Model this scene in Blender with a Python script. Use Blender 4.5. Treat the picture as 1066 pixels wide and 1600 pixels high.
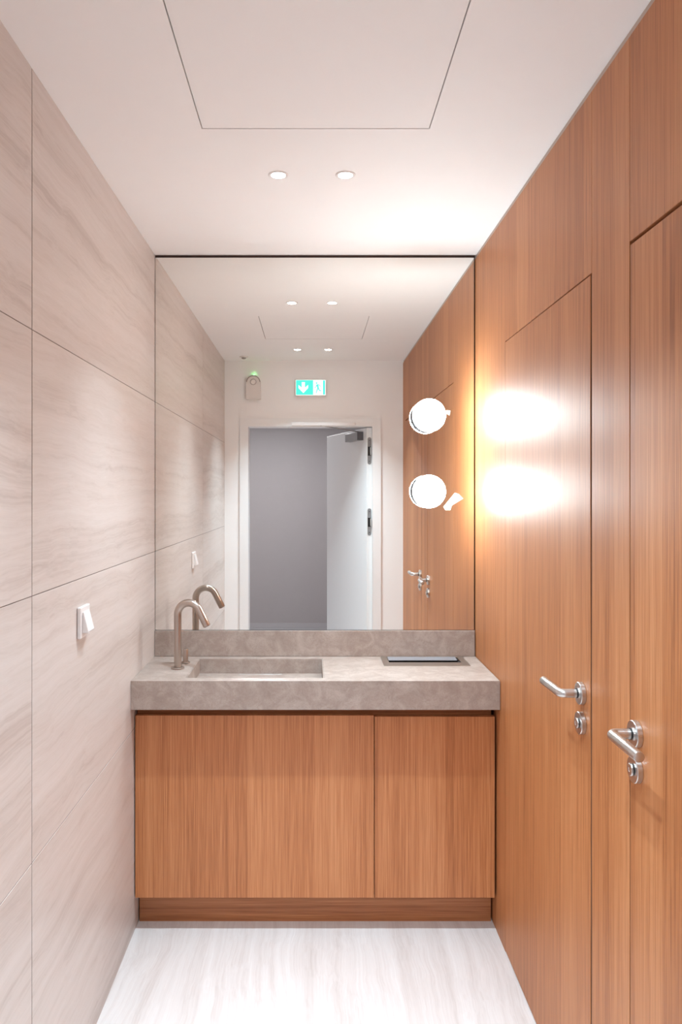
import bpy, bmesh, math, random
from mathutils import Vector, Matrix

# ------------------------------------------------------------------ clear
for o in list(bpy.data.objects):
    bpy.data.objects.remove(o, do_unlink=True)
SC = bpy.context.scene
COL = SC.collection

# ------------------------------------------------------------------ camera
F_PX, W_PX, H_PX = 1180.5, 1066.0, 1600.0
VPX, VPY = 488.0, 772.0                      # vanishing point of the room axis
CAM_Z = 1.535
cam_d = bpy.data.cameras.new('camera')
cam = bpy.data.objects.new('camera', cam_d)
COL.objects.link(cam)
cam.location = (0, 0, CAM_Z)
cam.rotation_euler = (math.pi / 2, 0, 0)
cam_d.sensor_fit = 'VERTICAL'
cam_d.sensor_height = 36.0
cam_d.lens = F_PX / H_PX * 36.0
cam_d.shift_x = (W_PX / 2 - VPX) / H_PX
cam_d.shift_y = (VPY - H_PX / 2) / H_PX
cam_d.clip_start = 0.02
cam_d.clip_end = 50
SC.camera = cam

# ------------------------------------------------------------------ world, exposure
world = bpy.data.worlds.new('world')
SC.world = world
world.use_nodes = True
world.node_tree.nodes['Background'].inputs[0].default_value = (0.9, 0.93, 1.0, 1)
world.node_tree.nodes['Background'].inputs[1].default_value = 0.05
SC.view_settings.view_transform = 'Standard'
SC.view_settings.look = 'None'
SC.view_settings.gamma = 1.0
SC.view_settings.use_curve_mapping = False
SC.view_settings.exposure = 2.32
SC.cycles.max_bounces = 12
SC.cycles.diffuse_bounces = 6
SC.cycles.glossy_bounces = 6
SC.cycles.sample_clamp_indirect = 40.0
SC.cycles.adaptive_threshold = 0.025
SPOT_W = 1.0          # a downlight of the pair by the mirror
SPOT_W2 = 1.5         # a downlight of the pair by the entrance
GLOBE_L = 16.5         # radiance of the frosted globes
CORRIDOR_FILL_W = 98.0      # added fill lamp, unseen in the corridor

# ------------------------------------------------------------------ room dimensions (metres)
XL, XR = -0.625, 0.648
YB, YF = 3.0, 0.612            # mirror plane, inner face of the entrance wall
YC = 0.482                     # corridor face of the entrance wall
ZC = 2.485
YFAR = -2.71
CT, CU, CF = 0.892, 0.793, 2.598   # counter top, underside, front

# ------------------------------------------------------------------ mesh helpers
def new_obj(name, bm, mat, parent=None, smooth=False, autosmooth=None):
    me = bpy.data.meshes.new(name)
    bmesh.ops.recalc_face_normals(bm, faces=bm.faces[:])
    bm.to_mesh(me)
    bm.free()
    if smooth:
        for p in me.polygons:
            p.use_smooth = True
    o = bpy.data.objects.new(name, me)
    COL.objects.link(o)
    if mat is not None:
        me.materials.append(mat)
    if parent is not None:
        o.parent = parent
        o.matrix_parent_inverse = Matrix.Translation(parent.location).inverted() if parent.type == 'EMPTY' else Matrix.Identity(4)
    if autosmooth is not None:
        for p in me.polygons:
            p.use_smooth = True
        try:
            me.set_sharp_from_angle(angle=math.radians(autosmooth))
        except Exception:
            pass
    return o

def tag(o, label, cat=None, group=None, kind=None):
    o['label'] = label
    if cat: o['category'] = cat
    if group: o['group'] = group
    if kind: o['kind'] = kind
    return o

def thing(name, loc, label, cat, group=None, kind=None):
    e = bpy.data.objects.new(name, None)
    e.empty_display_size = 0.05
    COL.objects.link(e)
    e.location = loc
    return tag(e, label, cat, group, kind)

def add_box(bm, x0, x1, y0, y1, z0, z1, bevel=0.0, seg=2):
    vs = [bm.verts.new((x, y, z)) for x in (x0, x1) for y in (y0, y1) for z in (z0, z1)]
    q = [(0, 1, 3, 2), (4, 6, 7, 5), (0, 4, 5, 1), (2, 3, 7, 6), (0, 2, 6, 4), (1, 5, 7, 3)]
    fs = [bm.faces.new([vs[i] for i in f]) for f in q]
    if bevel > 0:
        es = list({e for f in fs for e in f.edges})
        bmesh.ops.bevel(bm, geom=es, offset=bevel, segments=seg, affect='EDGES', profile=0.5)

def box(name, x0, x1, y0, y1, z0, z1, mat, parent=None, bevel=0.0, seg=2):
    bm = bmesh.new()
    add_box(bm, x0, x1, y0, y1, z0, z1, bevel, seg)
    return new_obj(name, bm, mat, parent)

def prism(name, pts, axis, a0, a1, mat, parent=None, bevel=0.0):
    """extrude a 2-D polygon along an axis; pts are the two other coordinates in x,y,z order"""
    bm = bmesh.new()
    def v(p, a):
        if axis == 'x': return (a, p[0], p[1])
        if axis == 'y': return (p[0], a, p[1])
        return (p[0], p[1], a)
    A = [bm.verts.new(v(p, a0)) for p in pts]
    B = [bm.verts.new(v(p, a1)) for p in pts]
    fs = [bm.faces.new(A), bm.faces.new(B)]
    n = len(pts)
    for i in range(n):
        fs.append(bm.faces.new([A[i], A[(i + 1) % n], B[(i + 1) % n], B[i]]))
    if bevel > 0:
        bmesh.ops.bevel(bm, geom=list({e for f in fs for e in f.edges}), offset=bevel, segments=2, affect='EDGES')
    return new_obj(name, bm, mat, parent)

def lathe_bm(bm, prof, origin, axis, seg=40):
    """prof: list of (radius, height along axis)"""
    axis = Vector(axis).normalized()
    q = Vector((0, 0, 1)).rotation_difference(axis)
    rings = []
    for r, h in prof:
        if r < 1e-6:
            rings.append([bm.verts.new(Vector(origin) + q @ Vector((0, 0, h)))])
        else:
            rings.append([bm.verts.new(Vector(origin) + q @ Vector((r * math.cos(2 * math.pi * k / seg), r * math.sin(2 * math.pi * k / seg), h))) for k in range(seg)])
    for a, b in zip(rings, rings[1:]):
        if len(a) == 1 and len(b) == 1: continue
        for k in range(seg):
            k2 = (k + 1) % seg
            if len(a) == 1: bm.faces.new([a[0], b[k], b[k2]])
            elif len(b) == 1: bm.faces.new([a[k], a[k2], b[0]])
            else: bm.faces.new([a[k], a[k2], b[k2], b[k]])
    return rings

def lathe(name, prof, origin, axis, mat, parent=None, seg=40, sharp=35):
    bm = bmesh.new()
    lathe_bm(bm, prof, origin, axis, seg)
    return new_obj(name, bm, mat, parent, autosmooth=sharp)

def tube(name, pts, rad, mat, parent=None, seg=24, cap_bevel=0.0):
    """sweep a circle along a list of points (parallel transport)"""
    bm = bmesh.new()
    P = [Vector(p) for p in pts]
    R = [rad] * len(P)
    if cap_bevel > 0:
        for end in (0, 1):
            i, j = (0, 1) if end == 0 else (len(P) - 1, len(P) - 2)
            d = (P[j] - P[i]).normalized()
            base = P[i].copy()
            extra = [(base, rad - cap_bevel), (base + d * cap_bevel * 0.3, rad - cap_bevel * 0.3), (base + d * cap_bevel, rad)]
            if end == 0:
                P = [e[0] for e in extra] + P[1:]; R = [e[1] for e in extra] + R[1:]
            else:
                P = P[:-1] + [e[0] for e in reversed(extra)]; R = R[:-1] + [e[1] for e in reversed(extra)]
    T = []
    for i in range(len(P)):
        a = P[max(i - 1, 0)]; b = P[min(i + 1, len(P) - 1)]
        T.append((b - a).normalized())
    up = Vector((0, 0, 1)) if abs(T[0].z) < 0.9 else Vector((1, 0, 0))
    n = (up - T[0] * up.dot(T[0])).normalized()
    rings = []
    for i in range(len(P)):
        if i > 0:
            n = T[i - 1].rotation_difference(T[i]) @ n
            n = (n - T[i] * n.dot(T[i])).normalized()
        b = T[i].cross(n)
        rings.append([bm.verts.new(P[i] + (n * math.cos(2 * math.pi * k / seg) + b * math.sin(2 * math.pi * k / seg)) * R[i]) for k in range(seg)])
    for a, b in zip(rings, rings[1:]):
        for k in range(seg):
            bm.faces.new([a[k], a[(k + 1) % seg], b[(k + 1) % seg], b[k]])
    bm.faces.new(list(reversed(rings[0])))
    bm.faces.new(rings[-1])
    return new_obj(name, bm, mat, parent, autosmooth=40)

def slab_holes(bm, x0, x1, y0, y1, z0, z1, holes, bottoms=True):
    """box with rectangular wells; hole = (x0,x1,y0,y1,zbottom or None for right through, side 'top')"""
    xs = sorted({x0, x1, *[h[0] for h in holes], *[h[1] for h in holes]})
    ys = sorted({y0, y1, *[h[2] for h in holes], *[h[3] for h in holes]})
    def inside(cx, cy):
        for h in holes:
            if h[0] < cx < h[1] and h[2] < cy < h[3]: return h
        return None
    cache = {}
    def V(x, y, z):
        k = (round(x, 6), round(y, 6), round(z, 6))
        if k not in cache: cache[k] = bm.verts.new((x, y, z))
        return cache[k]
    for xa, xb in zip(xs, xs[1:]):
        for ya, yb in zip(ys, ys[1:]):
            h = inside((xa + xb) / 2, (ya + yb) / 2)
            if h is None:
                bm.faces.new([V(xa, ya, z1), V(xb, ya, z1), V(xb, yb, z1), V(xa, yb, z1)])
                bm.faces.new([V(xa, ya, z0), V(xa, yb, z0), V(xb, yb, z0), V(xb, ya, z0)])
            elif h[4] is not None:
                bm.faces.new([V(xa, ya, z0), V(xa, yb, z0), V(xb, yb, z0), V(xb, ya, z0)])
                zb = h[4]
                bm.faces.new([V(xa, ya, zb), V(xb, ya, zb), V(xb, yb, zb), V(xa, yb, zb)])
    def wall(xa, ya, xb, yb, za, zb):
        bm.faces.new([V(xa, ya, za), V(xb, yb, za), V(xb, yb, zb), V(xa, ya, zb)])
    for xa, xb in zip(xs, xs[1:]):
        wall(xa, y0, xb, y0, z0, z1); wall(xa, y1, xb, y1, z0, z1)
    for ya, yb in zip(ys, ys[1:]):
        wall(x0, ya, x0, yb, z0, z1); wall(x1, ya, x1, yb, z0, z1)
    for h in holes:
        zb = z0 if h[4] is None else h[4]
        for xa, xb in zip(xs, xs[1:]):
            if h[0] <= xa and xb <= h[1]:
                wall(xa, h[2], xb, h[2], zb, z1); wall(xa, h[3], xb, h[3], zb, z1)
        for ya, yb in zip(ys, ys[1:]):
            if h[2] <= ya and yb <= h[3]:
                wall(h[0], ya, h[0], yb, zb, z1); wall(h[1], ya, h[1], yb, zb, z1)

# ------------------------------------------------------------------ materials
def mat_new(name):
    m = bpy.data.materials.new(name)
    m.use_nodes = True
    nt = m.node_tree
    b = nt.nodes['Principled BSDF']
    return m, nt, b

def plain(name, col, rough=0.5, metal=0.0, spec=0.5, noise=0.0):
    m, nt, b = mat_new(name)
    b.inputs['Base Color'].default_value = (*col, 1)
    b.inputs['Roughness'].default_value = rough
    b.inputs['Metallic'].default_value = metal
    b.inputs['Specular IOR Level'].default_value = spec
    if noise > 0:
        n = nt.nodes.new('ShaderNodeTexNoise'); n.inputs['Scale'].default_value = 9.0; n.inputs['Detail'].default_value = 4
        g = nt.nodes.new('ShaderNodeNewGeometry')
        nt.links.new(g.outputs['Position'], n.inputs['Vector'])
        r = nt.nodes.new('ShaderNodeMapRange')
        r.inputs['To Min'].default_value = 1 - noise; r.inputs['To Max'].default_value = 1 + noise
        nt.links.new(n.outputs['Fac'], r.inputs['Value'])
        mx = nt.nodes.new('ShaderNodeVectorMath'); mx.operation = 'SCALE'
        mx.inputs[0].default_value = col
        nt.links.new(r.outputs[0], mx.inputs['Scale'])
        nt.links.new(mx.outputs[0], b.inputs['Base Color'])
    return m

def emit(name, col, strength):
    m, nt, b = mat_new(name)
    b.inputs['Base Color'].default_value = (*col, 1)
    b.inputs['Roughness'].default_value = 0.4
    b.inputs['Emission Color'].default_value = (*col, 1)
    b.inputs['Emission Strength'].default_value = strength
    return m

def N(nt, t, **kw):
    n = nt.nodes.new(t)
    for k, v in kw.items():
        setattr(n, k, v)
    return n

def math_node(nt, op, a, b=None):
    n = N(nt, 'ShaderNodeMath', operation=op)
    for i, v in enumerate((a, b)):
        if v is None: continue
        if isinstance(v, (int, float)): n.inputs[i].default_value = v
        else: nt.links.new(v, n.inputs[i])
    return n.outputs[0]

def noise_at(nt, vec, scale3, detail=3, rough=0.55, distort=0.0):
    mp = N(nt, 'ShaderNodeVectorMath', operation='MULTIPLY')
    nt.links.new(vec, mp.inputs[0]); mp.inputs[1].default_value = scale3
    n = N(nt, 'ShaderNodeTexNoise')
    n.inputs['Scale'].default_value = 1.0
    n.inputs['Detail'].default_value = detail
    n.inputs['Roughness'].default_value = rough
    n.inputs['Distortion'].default_value = distort
    nt.links.new(mp.outputs[0], n.inputs['Vector'])
    return n.outputs['Fac']

def ramp(nt, fac, stops):
    r = N(nt, 'ShaderNodeValToRGB')
    el = r.color_ramp.elements
    while len(el) < len(stops): el.new(0.5)
    for e, (p, c) in zip(el, stops):
        e.position = p; e.color = (*c, 1)
    nt.links.new(fac, r.inputs['Fac'])
    return r.outputs['Color']

def wood(name, along='z', across='y', rough=0.34, tone=1.0):
    """straight-grained veneer: fine pores, pin stripes and wide leaves of slightly different tone"""
    m, nt, b = mat_new(name)
    geo = N(nt, 'ShaderNodeNewGeometry'); oi = N(nt, 'ShaderNodeObjectInfo')
    off = N(nt, 'ShaderNodeVectorMath', operation='ADD')
    sc = math_node(nt, 'MULTIPLY', oi.outputs['Random'], 7.3)
    cmb = N(nt, 'ShaderNodeCombineXYZ')
    for i in range(3): nt.links.new(sc, cmb.inputs[i])
    nt.links.new(geo.outputs['Position'], off.inputs[0]); nt.links.new(cmb.outputs[0], off.inputs[1])
    vec = off.outputs[0]
    # gentle lateral drift of the grain
    lo = {'x': 0, 'y': 1, 'z': 2}
    def s3(fine, long_):
        v = [fine, fine, fine]; v[lo[along]] = long_
        return tuple(v)
    fine = noise_at(nt, vec, s3(330.0, 5.0), 3, 0.6)
    mid = noise_at(nt, vec, s3(75.0, 0.7), 3, 0.6)
    wide = noise_at(nt, vec, s3(12.0, 0.12), 2, 0.5)
    # veneer leaves
    sep = N(nt, 'ShaderNodeSeparateXYZ'); nt.links.new(vec, sep.inputs[0])
    u = sep.outputs[lo[across]]
    leaf = math_node(nt, 'FLOOR', math_node(nt, 'DIVIDE', u, 0.118))
    wn = N(nt, 'ShaderNodeTexWhiteNoise', noise_dimensions='1D'); nt.links.new(leaf, wn.inputs['W'])
    t = math_node(nt, 'ADD', math_node(nt, 'MULTIPLY', fine, 0.52), math_node(nt, 'MULTIPLY', mid, 0.28))
    t = math_node(nt, 'ADD', t, math_node(nt, 'MULTIPLY', wide, 0.10))
    t = math_node(nt, 'ADD', t, math_node(nt, 'MULTIPLY', wn.outputs['Value'], 0.12))
    c = ramp(nt, t, [(0.34, (0.29 * tone, 0.092 * tone, 0.028 * tone)),
                     (0.50, (0.47 * tone, 0.178 * tone, 0.063 * tone)),
                     (0.68, (0.60 * tone, 0.268 * tone, 0.115 * tone))])
    nt.links.new(c, b.inputs['Base Color'])
    rr = N(nt, 'ShaderNodeMapRange'); rr.inputs['To Min'].default_value = rough - 0.04; rr.inputs['To Max'].default_value = rough + 0.06
    nt.links.new(fine, rr.inputs['Value']); nt.links.new(rr.outputs[0], b.inputs['Roughness'])
    bump = N(nt, 'ShaderNodeBump'); bump.inputs['Strength'].default_value = 0.10; bump.inputs['Distance'].default_value = 0.0006
    nt.links.new(fine, bump.inputs['Height']); nt.links.new(bump.outputs[0], b.inputs['Normal'])
    b.inputs['Specular IOR Level'].default_value = 0.5
    return m

def veined(name, along, c0, c1, c2, rough=0.38):
    """vein-cut travertine look: long bands drifting along one axis"""
    m, nt, b = mat_new(name)
    geo = N(nt, 'ShaderNodeNewGeometry'); oi = N(nt, 'ShaderNodeObjectInfo')
    cmb = N(nt, 'ShaderNodeCombineXYZ')
    sc = math_node(nt, 'MULTIPLY', oi.outputs['Random'], 11.7)
    for i in range(3): nt.links.new(sc, cmb.inputs[i])
    off = N(nt, 'ShaderNodeVectorMath', operation='ADD')
    nt.links.new(geo.outputs['Position'], off.inputs[0]); nt.links.new(cmb.outputs[0], off.inputs[1])
    # warp: bend the bands
    wz = N(nt, 'ShaderNodeTexNoise'); wz.inputs['Scale'].default_value = 2.6; wz.inputs['Detail'].default_value = 4; wz.inputs['Roughness'].default_value = 0.5
    mp = N(nt, 'ShaderNodeVectorMath', operation='MULTIPLY')
    lo = {'x': 0, 'y': 1, 'z': 2}[along]
    k = [1.0, 1.0, 1.0]; k[lo] = 0.7
    mp.inputs[1].default_value = tuple(k)
    nt.links.new(off.outputs[0], mp.inputs[0]); nt.links.new(mp.outputs[0], wz.inputs['Vector'])
    cen = N(nt, 'ShaderNodeVectorMath', operation='SUBTRACT'); cen.inputs[1].default_value = (0.5, 0.5, 0.5)
    nt.links.new(wz.outputs['Color'], cen.inputs[0])
    wsc = N(nt, 'ShaderNodeVectorMath', operation='SCALE'); wsc.inputs['Scale'].default_value = 0.10
    nt.links.new(cen.outputs[0], wsc.inputs[0])
    wv = N(nt, 'ShaderNodeVectorMath', operation='ADD')
    nt.links.new(off.outputs[0], wv.inputs[0]); nt.links.new(wsc.outputs[0], wv.inputs[1])
    def s3(f, l):
        v = [f, f, f]; v[lo] = l
        return tuple(v)
    broad = noise_at(nt, wv.outputs[0], s3(10.0, 0.28), 3, 0.55)
    band = noise_at(nt, wv.outputs[0], s3(45.0, 0.45), 4, 0.65)
    fine = noise_at(nt, wv.outputs[0], s3(230.0, 2.2), 3, 0.6)
    t = math_node(nt, 'ADD', math_node(nt, 'MULTIPLY', broad, 0.42), math_node(nt, 'MULTIPLY', band, 0.36))
    t = math_node(nt, 'ADD', t, math_node(nt, 'MULTIPLY', fine, 0.22))
    c = ramp(nt, t, [(0.38, c0), (0.49, c1), (0.60, c2)])
    nt.links.new(c, b.inputs['Base Color'])
    b.inputs['Roughness'].default_value = rough
    bump = N(nt, 'ShaderNodeBump'); bump.inputs['Strength'].default_value = 0.06; bump.inputs['Distance'].default_value = 0.0008
    nt.links.new(fine, bump.inputs['Height']); nt.links.new(bump.outputs[0], b.inputs['Normal'])
    return m

def stone(name):
    m, nt, b = mat_new(name)
    geo = N(nt, 'ShaderNodeNewGeometry')
    cloud = noise_at(nt, geo.outputs['Position'], (16, 16, 16), 5, 0.65, 0.8)
    vein = noise_at(nt, geo.outputs['Position'], (55, 55, 55), 5, 0.6, 1.8)
    ridge = math_node(nt, 'SUBTRACT', 1.0, math_node(nt, 'MULTIPLY', math_node(nt, 'ABSOLUTE', math_node(nt, 'SUBTRACT', vein, 0.5)), 7.0))
    ridge = math_node(nt, 'MAXIMUM', ridge, 0.0)
    t = math_node(nt, 'ADD', cloud, math_node(nt, 'MULTIPLY', ridge, 0.13))
    c = ramp(nt, t, [(0.34, (0.335, 0.262, 0.222)), (0.52, (0.385, 0.308, 0.266)), (0.78, (0.49, 0.415, 0.37))])
    nt.links.new(c, b.inputs['Base Color'])
    b.inputs['Roughness'].default_value = 0.42
    return m

def brushed(name, col, rough, aniso=0.0):
    m, nt, b = mat_new(name)
    b.inputs['Base Color'].default_value = (*col, 1)
    b.inputs['Metallic'].default_value = 1.0
    geo = N(nt, 'ShaderNodeNewGeometry')
    f = noise_at(nt, geo.outputs['Position'], (900, 900, 60), 2, 0.5)
    rr = N(nt, 'ShaderNodeMapRange'); rr.inputs['To Min'].default_value = rough - 0.06; rr.inputs['To Max'].default_value = rough + 0.06
    nt.links.new(f, rr.inputs['Value']); nt.links.new(rr.outputs[0], b.inputs['Roughness'])
    b.inputs['Anisotropic'].default_value = aniso
    return m

M_WOODV = wood('veneer_wall', 'z', 'y', 0.46)
M_WOODF = wood('veneer_front', 'z', 'x', 0.36, 1.08)
M_WOODH = wood('veneer_horizontal', 'x', 'z', 0.40, 0.9)
M_DARKWOOD = plain('dark_recess', (0.075, 0.028, 0.012), 0.6)
M_TILE = veined('travertine_tile', 'y', (0.52, 0.44, 0.40), (0.625, 0.55, 0.51), (0.675, 0.605, 0.57))
M_FLOOR = veined('floor_tile', 'y', (0.60, 0.53, 0.50), (0.695, 0.635, 0.61), (0.76, 0.715, 0.695), 0.32)
M_GROUT = plain('grout', (0.20, 0.155, 0.135), 0.8)
M_STONE = stone('quartz_stone')
M_PAINT = plain('white_paint', (0.89, 0.87, 0.865), 0.6, noise=0.012)
M_CEIL = plain('ceiling_paint', (0.90, 0.88, 0.875), 0.7, noise=0.012)
M_LACQ = plain('white_lacquer', (0.84, 0.83, 0.83), 0.35)
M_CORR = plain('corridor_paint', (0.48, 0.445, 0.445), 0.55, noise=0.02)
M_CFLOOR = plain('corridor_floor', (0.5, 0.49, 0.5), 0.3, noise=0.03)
M_PLASTIC = plain('white_plastic', (0.83, 0.80, 0.79), 0.35)
M_OFFWHITE = plain('offwhite_plastic', (0.76, 0.71, 0.68), 0.45)
M_GREYPL = plain('grey_plastic', (0.32, 0.28, 0.26), 0.4)
M_BLACK = plain('black_rubber', (0.015, 0.013, 0.012), 0.5)
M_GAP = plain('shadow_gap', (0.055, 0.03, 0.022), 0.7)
M_TRIM = plain('beige_trim', (0.52, 0.43, 0.38), 0.55)
M_STEEL = brushed('brushed_steel', (0.62, 0.60, 0.585), 0.30)
M_NICKEL = brushed('brushed_nickel', (0.50, 0.43, 0.385), 0.32)
M_CHUTE = plain('chute_steel', (0.50, 0.44, 0.39), 0.30, 0.9)
M_FLAP = plain('satin_flap', (0.40, 0.42, 0.46), 0.35, 0.4)
M_HINGE = plain('hinge_metal', (0.34, 0.33, 0.33), 0.35, 0.8)
M_CLOSER = plain('closer_grey', (0.30, 0.285, 0.28), 0.4, 0.3)
M_CLOSERCAP = plain('closer_cap', (0.11, 0.11, 0.12), 0.4)
M_SKIRT = plain('skirting_grey', (0.55, 0.53, 0.54), 0.4)
M_MIRROR = plain('mirror_silver', (0.90, 0.895, 0.865), 0.0, 1.0)
M_GLOBE = emit('frosted_globe', (0.88, 1.0, 1.04), GLOBE_L)
M_LENS = emit('downlight_lens', (1.0, 0.95, 0.9), 14.0)
M_GREEN = emit('sign_green', (0.04, 0.60, 0.42), 0.32)
M_SIGNW = emit('sign_white', (0.85, 1.0, 0.97), 0.24)
M_LED = emit('led_green', (0.15, 1.0, 0.25), 7.0)
M_PALE = plain('pale_mark', (0.86, 0.79, 0.70), 0.7)

# ------------------------------------------------------------------ the setting
EPS = 0.002
S = 'structure'
# floor of the washroom
tag(box('floor', XL - 0.05, XR + 0.05, YC, YB + 0.06, -0.08, 0.0, M_FLOOR), 'pale cream vein-cut tiled floor of the washroom', 'floor', kind=S)
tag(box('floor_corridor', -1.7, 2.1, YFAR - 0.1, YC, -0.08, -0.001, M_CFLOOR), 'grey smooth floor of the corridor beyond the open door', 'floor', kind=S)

# ceiling with the hatch opening
HX0, HX1, HY0, HY1 = -0.288, 0.306, 1.37, 1.966
bm = bmesh.new()
slab_holes(bm, XL - 0.05, XR + 0.05, YC, YB + 0.06, -(ZC + 0.08), -ZC, [(HX0, HX1, HY0, HY1, -(ZC + 0.03))])
for v in bm.verts: v.co.z = -v.co.z
tag(new_obj('ceiling', bm, M_CEIL), 'smooth white plaster ceiling with square access hatch', 'ceiling', kind=S)
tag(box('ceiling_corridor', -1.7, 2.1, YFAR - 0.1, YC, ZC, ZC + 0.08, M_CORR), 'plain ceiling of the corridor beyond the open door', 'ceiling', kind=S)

# left wall: backing and eight large tiles
wl = tag(box('wall_left', XL - 0.06, XL - 0.0012, YF, YB + 0.01, 0.0, ZC, M_GROUT), 'left wall clad in large beige vein-cut travertine tiles', 'wall', kind=S)
TJ = [0.0, 0.712, 1.307, 1.902, ZC]
TC = [YF, 1.685, YB + 0.008]
for i in range(4):
    for j in range(2):
        g = 0.0011
        bm = bmesh.new()
        add_box(bm, XL - 0.0075, XL, TC[j] + (2 * g if j else 0), TC[j + 1] - (0 if j else 2 * g), TJ[i] + (g if i else 0), TJ[i + 1] - (g if i < 3 else 0), 0.0006, 1)
        new_obj('tile', bm, M_TILE, wl)

# right wall: backing, three veneer panels, two flush doors, shadow trim at the ceiling
wr = tag(box('wall_right', XR + 0.0205, XR + 0.075, YF, YB + 0.01, 0.0, ZC, M_DARKWOOD), 'right wall clad in brown straight-grained wood veneer panels', 'wall', kind=S)
PZ = ZC - 0.016
D1A, D1B, D2A, D2B, DH = 1.7506, 2.533, 0.76, 1.542, 2.046
def yz(name, pts, x0, x1, mat, parent): return prism(name, pts, 'x', x0, x1, mat, parent, 0.0005)
yz('panel', [(D1A + 0.0007, DH + 0.002), (D1B + 0.001, DH + 0.002), (D1B + 0.001, 0.0), (YB + 0.008, 0.0), (YB + 0.008, PZ), (D1A + 0.0007, PZ)], XR, XR + 0.02, M_WOODV, wr)
yz('panel', [(D2B + 0.0007, 0.0), (D1A - 0.0007, 0.0), (D1A - 0.0007, PZ), (D2B + 0.0007, PZ)], XR, XR + 0.02, M_WOODV, wr)
yz('panel', [(YF, 0.0), (D2A - 0.001, 0.0), (D2A - 0.001, DH + 0.004), (D2B - 0.0007, DH + 0.004), (D2B - 0.0007, PZ), (YF, PZ)], XR, XR + 0.02, M_WOODV, wr)
tag(box('trim_1', XR + 0.004, XR + 0.0203, YF, YB + 0.008, PZ + 0.0005, ZC, M_TRIM), 'thin beige recessed trim between wood wall and ceiling', 'trim', kind=S)

def lever_set(parent, y, direction, zl=1.058, zc=0.987):
    """rosette with bent round lever, and a round thumb-turn rosette below; direction = +1 towards the mirror"""
    h = lathe('lever_handle', [(0.0, 0.0), (0.0255, 0.0), (0.0265, 0.001), (0.0265, 0.0102), (0.0255, 0.0115), (0.0125, 0.0115), (0.0125, 0.0135), (0.0, 0.0135)],
              (XR, y, zl), (-1, 0, 0), M_STEEL, parent, 48)
    h['label'] = 'brushed steel rosette and lever'
    lathe('collar', [(0.0, 0.0), (0.0112, 0.0), (0.0112, 0.0025), (0.0, 0.0025)], (XR - 0.0135, y, zl), (-1, 0, 0), M_BLACK, h, 32)
    P = [(XR - 0.0155, y, zl), (XR - 0.030, y, zl)]
    cx, r = XR - 0.041, 0.013
    for k in range(0, 10):
        a = math.pi / 2 * k / 9
        P.append((cx - r * math.sin(a), y + direction * r * (1 - math.cos(a)), zl))
    P.append((cx - r, y + direction * 0.07, zl - 0.0005))
    P.append((cx - r, y + direction * 0.132, zl - 0.001))
    tube('lever', P, 0.0104, M_STEEL, h, 28, 0.002)
    t = lathe('thumb_turn', [(0.0, 0.0), (0.0255, 0.0), (0.0265, 0.001), (0.0265, 0.0102), (0.0255, 0.0115), (0.0, 0.0115)],
              (XR, y, zc), (-1, 0, 0), M_STEEL, parent, 48)
    t['label'] = 'round steel lock rosette'
    lathe('collar', [(0.0, 0.0), (0.0112, 0.0), (0.0112, 0.0025), (0.0, 0.0025)], (XR - 0.0115, y, zc), (-1, 0, 0), M_BLACK, t, 32)
    lathe('knob', [(0.0, 0.0), (0.0122, 0.0), (0.0122, 0.0025), (0.0112, 0.0034), (0.0045, 0.0034), (0.004, 0.0026), (0.0, 0.0026)], (XR - 0.0138, y, zc), (-1, 0, 0), M_STEEL, t, 32)

d1 = tag(yz('door_1', [(D1A + 0.0095, 0.005), (D1B - 0.001, 0.005), (D1B - 0.001, DH - 0.0015), (D1A + 0.0095, DH - 0.0015)], XR, XR + 0.02, M_WOODV, None),
         'flush wood veneer door next to the vanity, lever pointing towards the mirror', 'door', kind=S)
lever_set(d1, 1.809, 1)
box('gap_shade', XR + 0.0022, XR + 0.019, D1A + 0.0002, D1A + 0.0092, 0.006, DH - 0.002, M_GAP, d1)  # dark strip added in the latch gap to stand for its shade
d2 = tag(yz('door_2', [(D2A + 0.001, 0.005), (D2B - 0.0035, 0.005), (D2B - 0.0035, DH - 0.004), (D2A + 0.001, DH - 0.004)], XR, XR + 0.02, M_WOODV, None),
         'flush wood veneer door at the right photo edge, lever pointing away from the mirror', 'door', kind=S)
lever_set(d2, 1.503, -1)
box('gap_shade', XR + 0.0012, XR + 0.019, D2B - 0.0032, D2B - 0.0002, 0.006, DH - 0.004, M_GAP, d2)  # same for this door: gap shade as a dark strip

# wall behind the mirror
tag(box('wall_back', XL - 0.06, XR + 0.075, YB + 0.0105, YB + 0.07, 0.0, ZC, M_PAINT), 'end wall behind vanity and mirror', 'wall', kind=S)

# entrance wall with the doorway (seen in the mirror)
OX0, OX1, OZ = -0.4564, 0.429, 2.0165
bm = bmesh.new()
pts = [(-1.7, 0.0), (OX0 - 0.012, 0.0), (OX0 - 0.012, OZ + 0.012), (OX1 + 0.012, OZ + 0.012), (OX1 + 0.012, 0.0), (2.1, 0.0), (2.1, ZC), (-1.7, ZC)]
wf = tag(prism('wall_front', pts, 'y', YC, YF - 0.0005, M_PAINT), 'white painted entrance wall around the open doorway, reflected in the mirror', 'wall', kind=S)
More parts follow.
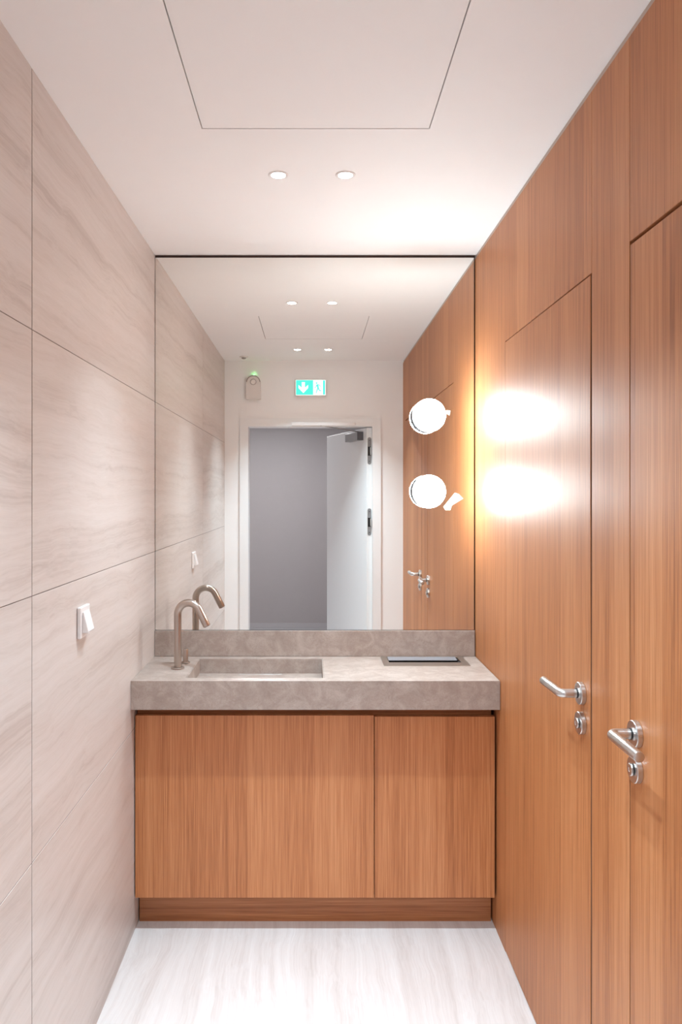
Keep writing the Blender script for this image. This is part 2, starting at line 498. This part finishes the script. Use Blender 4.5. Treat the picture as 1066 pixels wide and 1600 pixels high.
# door frame
fr = thing('trim_2', (0, YF, 0), 'white painted door frame around the open entrance doorway', 'door frame', kind=S)
AX0, AX1, AZ = -0.518, 0.491, 2.0755
prism('casing', [(AX0, 0.001), (OX0 - 0.001, 0.001), (OX0 - 0.001, OZ + 0.001), (OX1 + 0.001, OZ + 0.001), (OX1 + 0.001, 0.001), (AX1, 0.001), (AX1, AZ), (AX0, AZ)], 'y', YF, YF + 0.012, M_LACQ, fr, 0.0015)
prism('jamb_lining', [(OX0 - 0.0115, 0.001), (OX0, 0.001), (OX0, OZ), (OX1, OZ), (OX1, 0.001), (OX1 + 0.0115, 0.001), (OX1 + 0.0115, OZ + 0.0115), (OX0 - 0.0115, OZ + 0.0115)], 'y', YC - 0.004, YF + 0.006, M_LACQ, fr)
box('closer_rail', -0.146, 0.306, YF + 0.0122, YF + 0.022, OZ + 0.006, OZ + 0.026, M_PLASTIC, fr, 0.002)

# corridor shell
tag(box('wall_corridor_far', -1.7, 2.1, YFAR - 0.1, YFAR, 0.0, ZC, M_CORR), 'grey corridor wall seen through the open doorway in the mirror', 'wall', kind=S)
tag(box('wall_corridor_left', -1.8, -1.7, YFAR - 0.1, YF, 0.0, ZC, M_CORR), 'corridor wall on the left outside the doorway', 'wall', kind=S)
tag(box('wall_corridor_right', 2.1, 2.2, YFAR - 0.1, YF, 0.0, ZC, M_CORR), 'corridor wall on the right outside the doorway', 'wall', kind=S)
tag(box('baseboard_corridor', -1.7, 2.1, YFAR, YFAR + 0.012, 0.0, 0.05, M_SKIRT), 'grey skirting strip along the far corridor wall', 'baseboard', kind=S)

# entrance door leaf, swung into the corridor
TH = math.radians(72.5)
hx, hy = 0.391, 0.584
ddir = Vector((-math.cos(TH), -math.sin(TH), 0)); dnor = Vector((math.sin(TH), -math.cos(TH), 0))
LEAF = 0.895
d3 = thing('door_3', (hx, hy, 0), 'open white entrance door with grey closer, swung out into the corridor', 'door', kind=S)
d3m = Matrix((( -ddir.x, dnor.x, 0, hx), (-ddir.y, dnor.y, 0, hy), (0, 0, 1, 0), (0, 0, 0, 1)))   # local x: towards hinge, local y: away from the room face
def leaf_part(name, builder, mat, parent=d3, smooth=None):
    bm = bmesh.new(); builder(bm)
    bm.transform(d3m)
    return new_obj(name, bm, mat, parent, autosmooth=smooth)
leaf_part('leaf', lambda b: add_box(b, -LEAF, 0, 0, 0.04, 0.006, OZ - 0.006, 0.0012), M_LACQ)
def pill(b, zc, h, y0, y1, x0, x1):
    r = (y1 - y0) / 2; n = 8; yc = (y0 + y1) / 2; pts = []
    for k in range(n + 1):
        a = math.pi * k / n; pts.append((yc + r * math.cos(a), zc + h / 2 - r + r * math.sin(a)))
    for k in range(n + 1):
        a = math.pi + math.pi * k / n; pts.append((yc + r * math.cos(a), zc - h / 2 + r + r * math.sin(a)))
    A = [b.verts.new((x0, p[0], p[1])) for p in pts]; B = [b.verts.new((x1, p[0], p[1])) for p in pts]
    b.faces.new(A); b.faces.new(B)
    for i in range(len(pts)):
        j = (i + 1) % len(pts); b.faces.new([A[i], A[j], B[j], B[i]])
for zc in (1.845, 1.335):
    h = leaf_part('hinge', lambda b: pill(b, zc, 0.195, 0.006, 0.034, 0.0002, 0.0022), M_HINGE)
    leaf_part('hinge_pocket', lambda b: add_box(b, 0.0022, 0.0034, 0.008, 0.030, zc - 0.034, zc + 0.030), M_BLACK, h)
    leaf_part('hinge_arm', lambda b: add_box(b, 0.0024, 0.014, 0.022, 0.033, zc - 0.030, zc + 0.026, 0.002), M_STEEL, h)
    leaf_part('screw', lambda b: lathe_bm(b, [(0, 0), (0.003, 0), (0.003, 0.0008), (0, 0.0008)], (0.0022, 0.02, zc + 0.075), (1, 0, 0), 10), M_BLACK, h)
    leaf_part('screw', lambda b: lathe_bm(b, [(0, 0), (0.003, 0), (0.003, 0.0008), (0, 0.0008)], (0.0022, 0.02, zc - 0.075), (1, 0, 0), 10), M_BLACK, h)
cl = leaf_part('door_closer', lambda b: add_box(b, -0.33, -0.075, -0.045, -0.0005, OZ - 0.090, OZ - 0.030, 0.002), M_CLOSER)
leaf_part('end_cap', lambda b: add_box(b, -0.0745, -0.066, -0.046, -0.0005, OZ - 0.091, OZ - 0.029, 0.001), M_CLOSERCAP, cl)
a0 = d3m @ Vector((-0.12, -0.022, OZ - 0.029)); a1 = Vector((0.055, YF + 0.008, OZ + 0.004))
bm = bmesh.new()
dv = (a1 - a0); L = dv.length
add_box(bm, 0, L, -0.009, 0.009, 0.0, 0.006, 0.001)
mr = dv.to_track_quat('X', 'Z').to_matrix().to_4x4(); mr.translation = a0
bm.transform(mr)
new_obj('closer_arm', bm, M_CLOSER, cl)

# ------------------------------------------------------------------ ceiling hatch
tag(box('access_hatch', HX0 + 0.0026, HX1 - 0.0026, HY0 + 0.0026, HY1 - 0.0026, ZC + 0.0005, ZC + 0.0295, M_CEIL, None, 0.0006, 1),
    'square white access hatch set flush in the ceiling', 'hatch')

# ------------------------------------------------------------------ vanity
ct = thing('countertop', (0.0115, CF, CU), 'thick beige-grey quartz countertop with recessed rectangular basin', 'countertop')
BX0, BX1, BY0, BY1 = -0.4427, 0.042, 2.641, 2.949
CX0, CX1, CY0, CY1 = 0.290, 0.570, 2.872, 2.962
bm = bmesh.new()
slab_holes(bm, XL + 0.0005, XR - 0.002, CF, YB - 0.009, CU, CT, [(BX0, BX1, BY0, BY1, None), (CX0, CX1, CY0, CY1, None)])
new_obj('slab', bm, M_STONE, ct)
# basin tray: floor falls gently towards the back
bm = bmesh.new()
zf, zb_ = CT - 0.046, CT - 0.056
e = 0.0006
outer = [(BX0 + e, BY0 + e), (BX1 - e, BY0 + e), (BX1 - e, BY1 - e), (BX0 + e, BY1 - e)]
zt = CT - 0.0008
low = [bm.verts.new((x, y, CU + 0.002)) for x, y in outer]
top = [bm.verts.new((x, y, zt)) for x, y in outer]
w = 0.004
inn = [(BX0 + w, BY0 + w), (BX1 - w, BY0 + w), (BX1 - w, BY1 - w), (BX0 + w, BY1 - w)]
it = [bm.verts.new((x, y, zt)) for x, y in inn]
ib = [bm.verts.new((x, y, zf if k < 2 else zb_)) for k, (x, y) in enumerate(inn)]
for k in range(4):
    j = (k + 1) % 4
    bm.faces.new([low[k], low[j], top[j], top[k]])
    bm.faces.new([top[k], top[j], it[j], it[k]])
    bm.faces.new([it[k], it[j], ib[j], ib[k]])
bm.faces.new(ib); bm.faces.new(low)
bas = new_obj('basin', bm, M_STONE, ct)
bas['label'] = 'shallow rectangular stone basin'
bm = bmesh.new()
add_box(bm, BX0 + 0.16, BX1 - 0.16, BY1 - 0.024, BY1 - 0.012, zb_ - 0.003, zb_ + 0.0012, 0.0004, 1)
new_obj('drain_slot', bm, M_STEEL, bas)

tag(box('backsplash', XL + 0.001, XR - 0.004, YB - 0.0085, YB + 0.010, CT - 0.0, 0.9935, M_STONE, None, 0.0012), 'low beige-grey stone upstand between countertop and mirror', 'backsplash')

vc = thing('vanity_cabinet', (0.0115, 2.65, 0), 'wood veneer vanity cabinet with recessed plinth under the stone countertop', 'cabinet')
FY = 2.650
box('body', XL + 0.004, XR - 0.006, FY + 0.022, YB - 0.02, 0.118, 0.750, M_DARKWOOD, vc)
box('top_rail', XL + 0.004, XR - 0.0125, FY + 0.034, FY + 0.054, 0.7505, CU - 0.003, M_WOODH, vc)
l1 = box('door', XL + 0.004, 0.2165, FY, FY + 0.0195, 0.119, 0.7585, M_WOODF, vc, 0.0007)
l2 = box('door', 0.2190, XR - 0.0075, FY, FY + 0.0195, 0.119, 0.7545, M_WOODF, vc, 0.0007)
box('plinth', XL + 0.004, XR - 0.006, 2.715, 2.735, 0.0, 0.117, M_WOODH, vc)

# ------------------------------------------------------------------ faucet
fx, fy = -0.496, 2.786
fa = thing('faucet', (fx, fy, CT), 'brushed nickel swan-neck faucet with joystick handle beside the basin', 'faucet')
lathe('base_flange', [(0, 0), (0.0235, 0), (0.0245, 0.001), (0.0245, 0.0045), (0.0225, 0.006), (0.014, 0.006), (0, 0.006)], (fx, fy, CT), (0, 0, 1), M_NICKEL, fa, 48)
R = 0.043; ztop = CT + 0.200
aim = Vector((0.985, -0.17, 0)).normalized()
P = [(fx, fy, CT + 0.006), (fx, fy, ztop - 0.08), (fx, fy, ztop)]
for k in range(1, 21):
    a = math.radians(153) * k / 20
    q = Vector((fx, fy, ztop)) + aim * (R - R * math.cos(a)) + Vector((0, 0, R * math.sin(a)))
    P.append(tuple(q))
tdir = (aim * math.sin(math.radians(153)) + Vector((0, 0, math.cos(math.radians(153))))).normalized()
end = Vector(P[-1]) + tdir * 0.068
P.append(tuple(Vector(P[-1]) + tdir * 0.034)); P.append(tuple(end))
tube('spout', P, 0.0138, M_NICKEL, fa, 32, 0.0012)
lathe('aerator', [(0, 0), (0.0095, 0), (0.0095, 0.0012), (0, 0.0012)], tuple(end), tuple(tdir), M_BLACK, fa, 24)
jx, jy = -0.4825, 2.880
hd = lathe('handle', [(0, 0), (0.0155, 0), (0.0165, 0.001), (0.0165, 0.004), (0.0150, 0.0052), (0.0098, 0.0052), (0.0098, 0.052), (0.0090, 0.0532), (0, 0.0532)], (jx, jy, CT), (0, 0, 1), M_NICKEL, fa, 32)

# ------------------------------------------------------------------ waste flap set in the counter
wc = thing('waste_flap', (0.43, 2.9, CT), 'flush stainless steel frame with flap set in the stone counter', 'waste flap')
bm = bmesh.new()
slab_holes(bm, 0.269, 0.592, 2.826, 2.984, CT + 0.0002, CT + 0.0032, [(0.2925, 0.5675, 2.874, 2.960, None)])
new_obj('frame', bm, M_CHUTE, wc)
bm = bmesh.new()
pts = [(2.957, CT + 0.0065), (2.9595, CT + 0.0060), (2.9595, CT + 0.0005), (2.905, CT + 0.0018), (2.904, CT + 0.0040)]
A = [bm.verts.new((0.294, p[0], p[1])) for p in pts]; B = [bm.verts.new((0.558, p[0], p[1])) for p in pts]
bm.faces.new(A); bm.faces.new(B)
for i in range(len(pts)):
    j = (i + 1) % len(pts); bm.faces.new([A[i], A[j], B[j], B[i]])
new_obj('flap', bm, M_FLAP, wc)
bm = bmesh.new()   # dark chute lining under the flap
x0, x1, y0, y1 = CX0 + 0.0006, CX1 - 0.0006, CY0 + 0.0006, CY1 - 0.0006
lo_ = [bm.verts.new((x, y, CT - 0.09)) for x, y in ((x0, y0), (x1, y0), (x1, y1), (x0, y1))]
hi_ = [bm.verts.new((x, y, CT - 0.0065)) for x, y in ((x0, y0), (x1, y0), (x1, y1), (x0, y1))]
for k in range(4): bm.faces.new([lo_[k], lo_[(k + 1) % 4], hi_[(k + 1) % 4], hi_[k]])
bm.faces.new(lo_)
new_obj('chute_lining', bm, M_BLACK, wc)
lathe('hinge_pin', [(0, 0), (0.0045, 0), (0.0045, 0.008), (0, 0.008)], (0.5583, 2.893, CT - 0.001), (1, 0, 0), M_BLACK, wc, 16)

# ------------------------------------------------------------------ mirror
mi = thing('wall_mirror', (0.0115, YB, 0.995), 'large frameless mirror filling the wall above the stone upstand', 'mirror')
bm = bmesh.new()
add_box(bm, XL + 0.0018, XR - 0.0055, YB, YB + 0.005, 0.9955, ZC - 0.0115, 0.0)
new_obj('glass', bm, M_MIRROR, mi)
box('backing', XL + 0.0005, XR - 0.0005, YB + 0.0055, YB + 0.010, 0.9945, ZC - 0.0005, M_GAP, mi)

# ------------------------------------------------------------------ globe lamps on the mirror
def globe_lamp(z, label):
    x = 0.4570
    e = thing('wall_lamp', (x, YB, z), label, 'lamp', 'globe lamps on the mirror')
    lathe('mount', [(0, 0), (0.050, 0), (0.050, 0.004), (0.0635, 0.005), (0.0645, 0.006), (0.0645, 0.033), (0.0638, 0.034), (0, 0.034)], (x, YB - 0.0005, z), (0, -1, 0), M_CLOSERCAP, e, 56)
    prof = [(0.0, 0.0), (0.0620, 0.0), (0.0640, 0.004), (0.0647, 0.010)]
    for k in range(1, 13):
        a = math.pi / 2 * k / 12
        prof.append((0.0647 * (math.cos(a) ** 0.62 if k < 12 else 0.0), 0.010 + 0.044 * math.sin(a) ** 0.9))
    lathe('globe', prof, (x, YB - 0.0347, z), (0, -1, 0), M_GLOBE, e, 56, 80)
globe_lamp(1.535 + 123.0 / 393.5 * 0.985, 'upper of two round frosted globe lamps on the mirror')
globe_lamp(1.535 + 4.0 / 393.5 * 0.985, 'lower of two round frosted globe lamps on the mirror')

def strip(name, pts, label, cat):
    """thin pale mark on the mirror, corner points in photo pixels on the mirror plane"""
    q = [((px - VPX) * YB / F_PX, CAM_Z - (py - VPY) * YB / F_PX) for px, py in pts]
    return tag(prism(name, q, 'y', YB - 0.0012, YB - 0.0003, M_PALE), label, cat)  # marks of unclear origin, built as thin pale pieces
strip('pale_mark', [(693, 792), (711, 770), (717, 772), (724, 779), (706, 790), (704, 797), (696, 797)], 'short pale mark on the mirror beside the lower globe lamp', 'tag')
strip('pale_tab', [(696, 641), (704, 641.5), (702.5, 649), (697, 646)], 'tiny pale tab at the right edge of the upper globe lamp', 'tab')

# ------------------------------------------------------------------ light switch
sw = thing('light_switch', (XL, 2.047, 1.19), 'white rocker light switch on the left tiled wall', 'light switch')
bm = bmesh.new()
add_box(bm, XL + 0.0003, XL + 0.0105, 2.005, 2.089, 1.149, 1.233, 0.003, 3)
new_obj('plate', bm, M_PLASTIC, sw)
prism('rocker', [(XL + 0.0108, 1.2185), (XL + 0.0135, 1.2185), (XL + 0.0265, 1.1670), (XL + 0.0250, 1.1635), (XL + 0.0108, 1.1635)], 'y', 2.0195, 2.0745, M_PLASTIC, sw, 0.0008)
sw_sh = sw

# ------------------------------------------------------------------ downlights
def downlight(x, y, power, label):
    e = thing('downlight', (x, y, ZC), label, 'downlight', 'recessed ceiling downlights')
    lathe('ring', [(0.0205, 0.0), (0.0300, 0.0), (0.0300, 0.0012), (0.0285, 0.0025), (0.0215, 0.0022), (0.0205, 0.0)], (x, y, ZC - 0.0001), (0, 0, -1), M_PLASTIC, e, 40)
    lathe('lens', [(0, 0), (0.0203, 0), (0.0203, 0.0012), (0, 0.0012)], (x, y, ZC - 0.0001), (0, 0, -1), M_LENS, e, 32)
    ld = bpy.data.lights.new('downlight_beam', 'AREA')
    ld.shape = 'DISK'; ld.size = 0.038; ld.spread = math.radians(88)
    ld.energy = power; ld.color = (0.81, 1.03, 1.17)
    lo = bpy.data.objects.new('downlight_beam', ld); COL.objects.link(lo)
    lo.parent = e; lo.location = (0, 0, -0.006)
downlight(-0.101, 2.2485, SPOT_W, 'small round downlight on the left of the pair between hatch and mirror')
downlight(0.099, 2.2485, SPOT_W, 'small round downlight on the right of the pair between hatch and mirror')
downlight(-0.0975, 1.035, SPOT_W2, 'left downlight of the pair near the entrance, seen only in the mirror')
downlight(0.105, 1.035, SPOT_W2, 'right downlight of the pair near the entrance, seen only in the mirror')

# unseen lamp added to fill the corridor and the vanity front with light
cl_ = thing('corridor_fill_lamp', (-0.45, -1.25, ZC), 'added unseen fill lamp on the corridor ceiling outside the doorway', 'lamp')
lathe('ring', [(0.0, 0.0), (0.15, 0.0), (0.15, 0.03), (0.145, 0.033), (0.135, 0.033), (0.0, 0.033)], (-0.45, -1.25, ZC - 0.0005), (0, 0, -1), M_PLASTIC, cl_, 48)
lathe('diffuser', [(0.0, 0.0), (0.133, 0.0), (0.133, 0.004), (0.0, 0.006)], (-0.45, -1.25, ZC - 0.034), (0, 0, -1), emit('corridor_fill_diffuser', (0.88, 0.89, 0.95), CORRIDOR_FILL_W / 2.0), cl_, 48)

# ------------------------------------------------------------------ things on the entrance wall (seen in the mirror)
es = thing('exit_sign', (-0.0105, YF, 2.287), 'green illuminated emergency exit sign with arrow and running figure', 'exit sign')
ex0, ex1, ez0, ez1 = -0.121, 0.100, 2.231, 2.350
box('housing', ex0, ex1, YF, YF + 0.030, ez0, ez1, M_PLASTIC, es, 0.003)
yp = YF + 0.0302
pw = box('face', ex0 + 0.006, ex1 - 0.006, yp, yp + 0.002, ez0 + 0.007, ez1 - 0.007, M_SIGNW, es, 0.0)
gx = ex0 + 0.006 + 0.122
box('green_field', ex0 + 0.007, gx, yp + 0.0021, yp + 0.0032, ez0 + 0.008, ez1 - 0.008, M_GREEN, es)
ya, yb = yp + 0.0033, yp + 0.0042
ax = ex0 + 0.006 + 0.052; az = (ez0 + ez1) / 2
prism('arrow', [(ax, az - 0.040), (ax + 0.034, az - 0.004), (ax + 0.034, az + 0.018), (ax + 0.011, az - 0.002), (ax + 0.011, az + 0.038), (ax - 0.011, az + 0.038), (ax - 0.011, az - 0.002), (ax - 0.034, az + 0.018), (ax - 0.034, az - 0.004)], 'y', ya, yb, M_SIGNW, es)
box('door_symbol', ex1 - 0.024, ex1 - 0.009, yp + 0.0021, yp + 0.0032, ez0 + 0.009, ez1 - 0.009, M_GREEN, es)
bm = bmesh.new()
rx, rz = gx + 0.034, az
y2, y3 = yp + 0.0021, yp + 0.0032
def limb(p, q, w0, w1):
    p, q = Vector((p[0], 0, p[1])), Vector((q[0], 0, q[1]))
    d = (q - p).normalized(); n = Vector((-d.z, 0, d.x))
    c = [p + n * w0, p - n * w0, q - n * w1, q + n * w1]
    A = [bm.verts.new((rx + v.x, y2, rz + v.z)) for v in c]; B = [bm.verts.new((rx + v.x, y3, rz + v.z)) for v in c]
    bm.faces.new(A); bm.faces.new(B)
    for i in range(4): bm.faces.new([A[i], A[(i + 1) % 4], B[(i + 1) % 4], B[i]])
lathe_bm(bm, [(0, 0), (0.0058, 0), (0.0058, 0.0011), (0, 0.0011)], (rx - 0.010, y2, rz + 0.0315), (0, 1, 0), 14)
limb((-0.006, 0.022), (0.002, -0.006), 0.0065, 0.0055)
limb((-0.008, 0.019), (-0.016, 0.001), 0.0028, 0.0024); limb((-0.016, 0.001), (-0.026, 0.001), 0.0024, 0.0020)
limb((-0.002, 0.021), (0.010, 0.017), 0.0028, 0.0024); limb((0.010, 0.017), (0.019, 0.006), 0.0024, 0.0020)
limb((0.002, -0.005), (0.011, -0.022), 0.0042, 0.0034); limb((0.010, -0.023), (0.024, -0.021), 0.0034, 0.0026)
limb((-0.001, -0.005), (-0.008, -0.024), 0.0042, 0.0034); limb((-0.008, -0.023), (-0.014, -0.042), 0.0034, 0.0026)
new_obj('running_figure', bm, M_GREEN, es)

al = thing('door_alarm', (-0.4175, YF, 2.29), 'small off-white arched alarm sounder left of the exit sign, reflected in the mirror', 'alarm')
acx, aw, azb, azs = -0.4175, 0.052, 2.206, 2.325
def arch(name, half, zb0, zs, r, y0, y1, mat, parent, bev):
    pts = [(acx - half, zb0), (acx + half, zb0), (acx + half, zs)]
    for k in range(1, 20):
        a = math.pi * k / 20; pts.append((acx + half * math.cos(a), zs + r * math.sin(a)))
    pts.append((acx - half, zs))
    return prism(name, pts, 'y', y0, y1, mat, parent, bev)
arch('housing', aw, azb, azs, 0.054, YF, YF + 0.042, M_OFFWHITE, al, 0.003)
bm = bmesh.new()   # grey arc strip over the top
n = 24; A = []
for k in range(n + 1):
    a = math.radians(5) + math.radians(170) * k / n
    ring = [(0.0445, YF + 0.0415), (0.0505, YF + 0.0415), (0.0505, YF + 0.0445), (0.0445, YF + 0.0445)]
    A.append([bm.verts.new((acx + r * math.cos(a), y, azs + 0.0 + r * 1.0 * math.sin(a))) for r, y in ring])
for p, q in zip(A, A[1:]):
    for i in range(4): bm.faces.new([p[i], p[(i + 1) % 4], q[(i + 1) % 4], q[i]])
bm.faces.new(A[0]); bm.faces.new(A[-1])
new_obj('arc_strip', bm, M_GREYPL, al)
bt = lathe('button', [(0, 0), (0.0185, 0), (0.0185, 0.002), (0.016, 0.004), (0, 0.0046)], (acx, YF + 0.0422, azs + 0.004), (0, 1, 0), M_OFFWHITE, al, 32)
lathe('button_ring', [(0.0190, 0.0), (0.0220, 0.0), (0.0220, 0.0014), (0.0190, 0.0014), (0.0190, 0.0)], (acx, YF + 0.0422, azs + 0.004), (0, 1, 0), M_GREYPL, al, 32)
lathe('indicator_light', [(0, 0), (0.004, 0), (0.004, 0.003), (0.002, 0.005), (0, 0.0052)], (acx + 0.002, YF + 0.012, azs + 0.0538), (0, 0, 1), M_LED, al, 16)

sd = thing('ceiling_sensor', (-0.473, 0.78, ZC), 'small flat grey sensor on the ceiling near the entrance wall, reflected in the mirror', 'sensor')
lathe('base', [(0, 0), (0.030, 0), (0.030, 0.004), (0.026, 0.007), (0, 0.007)], (-0.473, 0.78, ZC - 0.0003), (0, 0, -1), M_OFFWHITE, sd, 32)
lathe('lens', [(0, 0), (0.017, 0), (0.015, 0.006), (0.008, 0.010), (0, 0.011)], (-0.473, 0.78, ZC - 0.0075), (0, 0, -1), M_GREYPL, sd, 24)
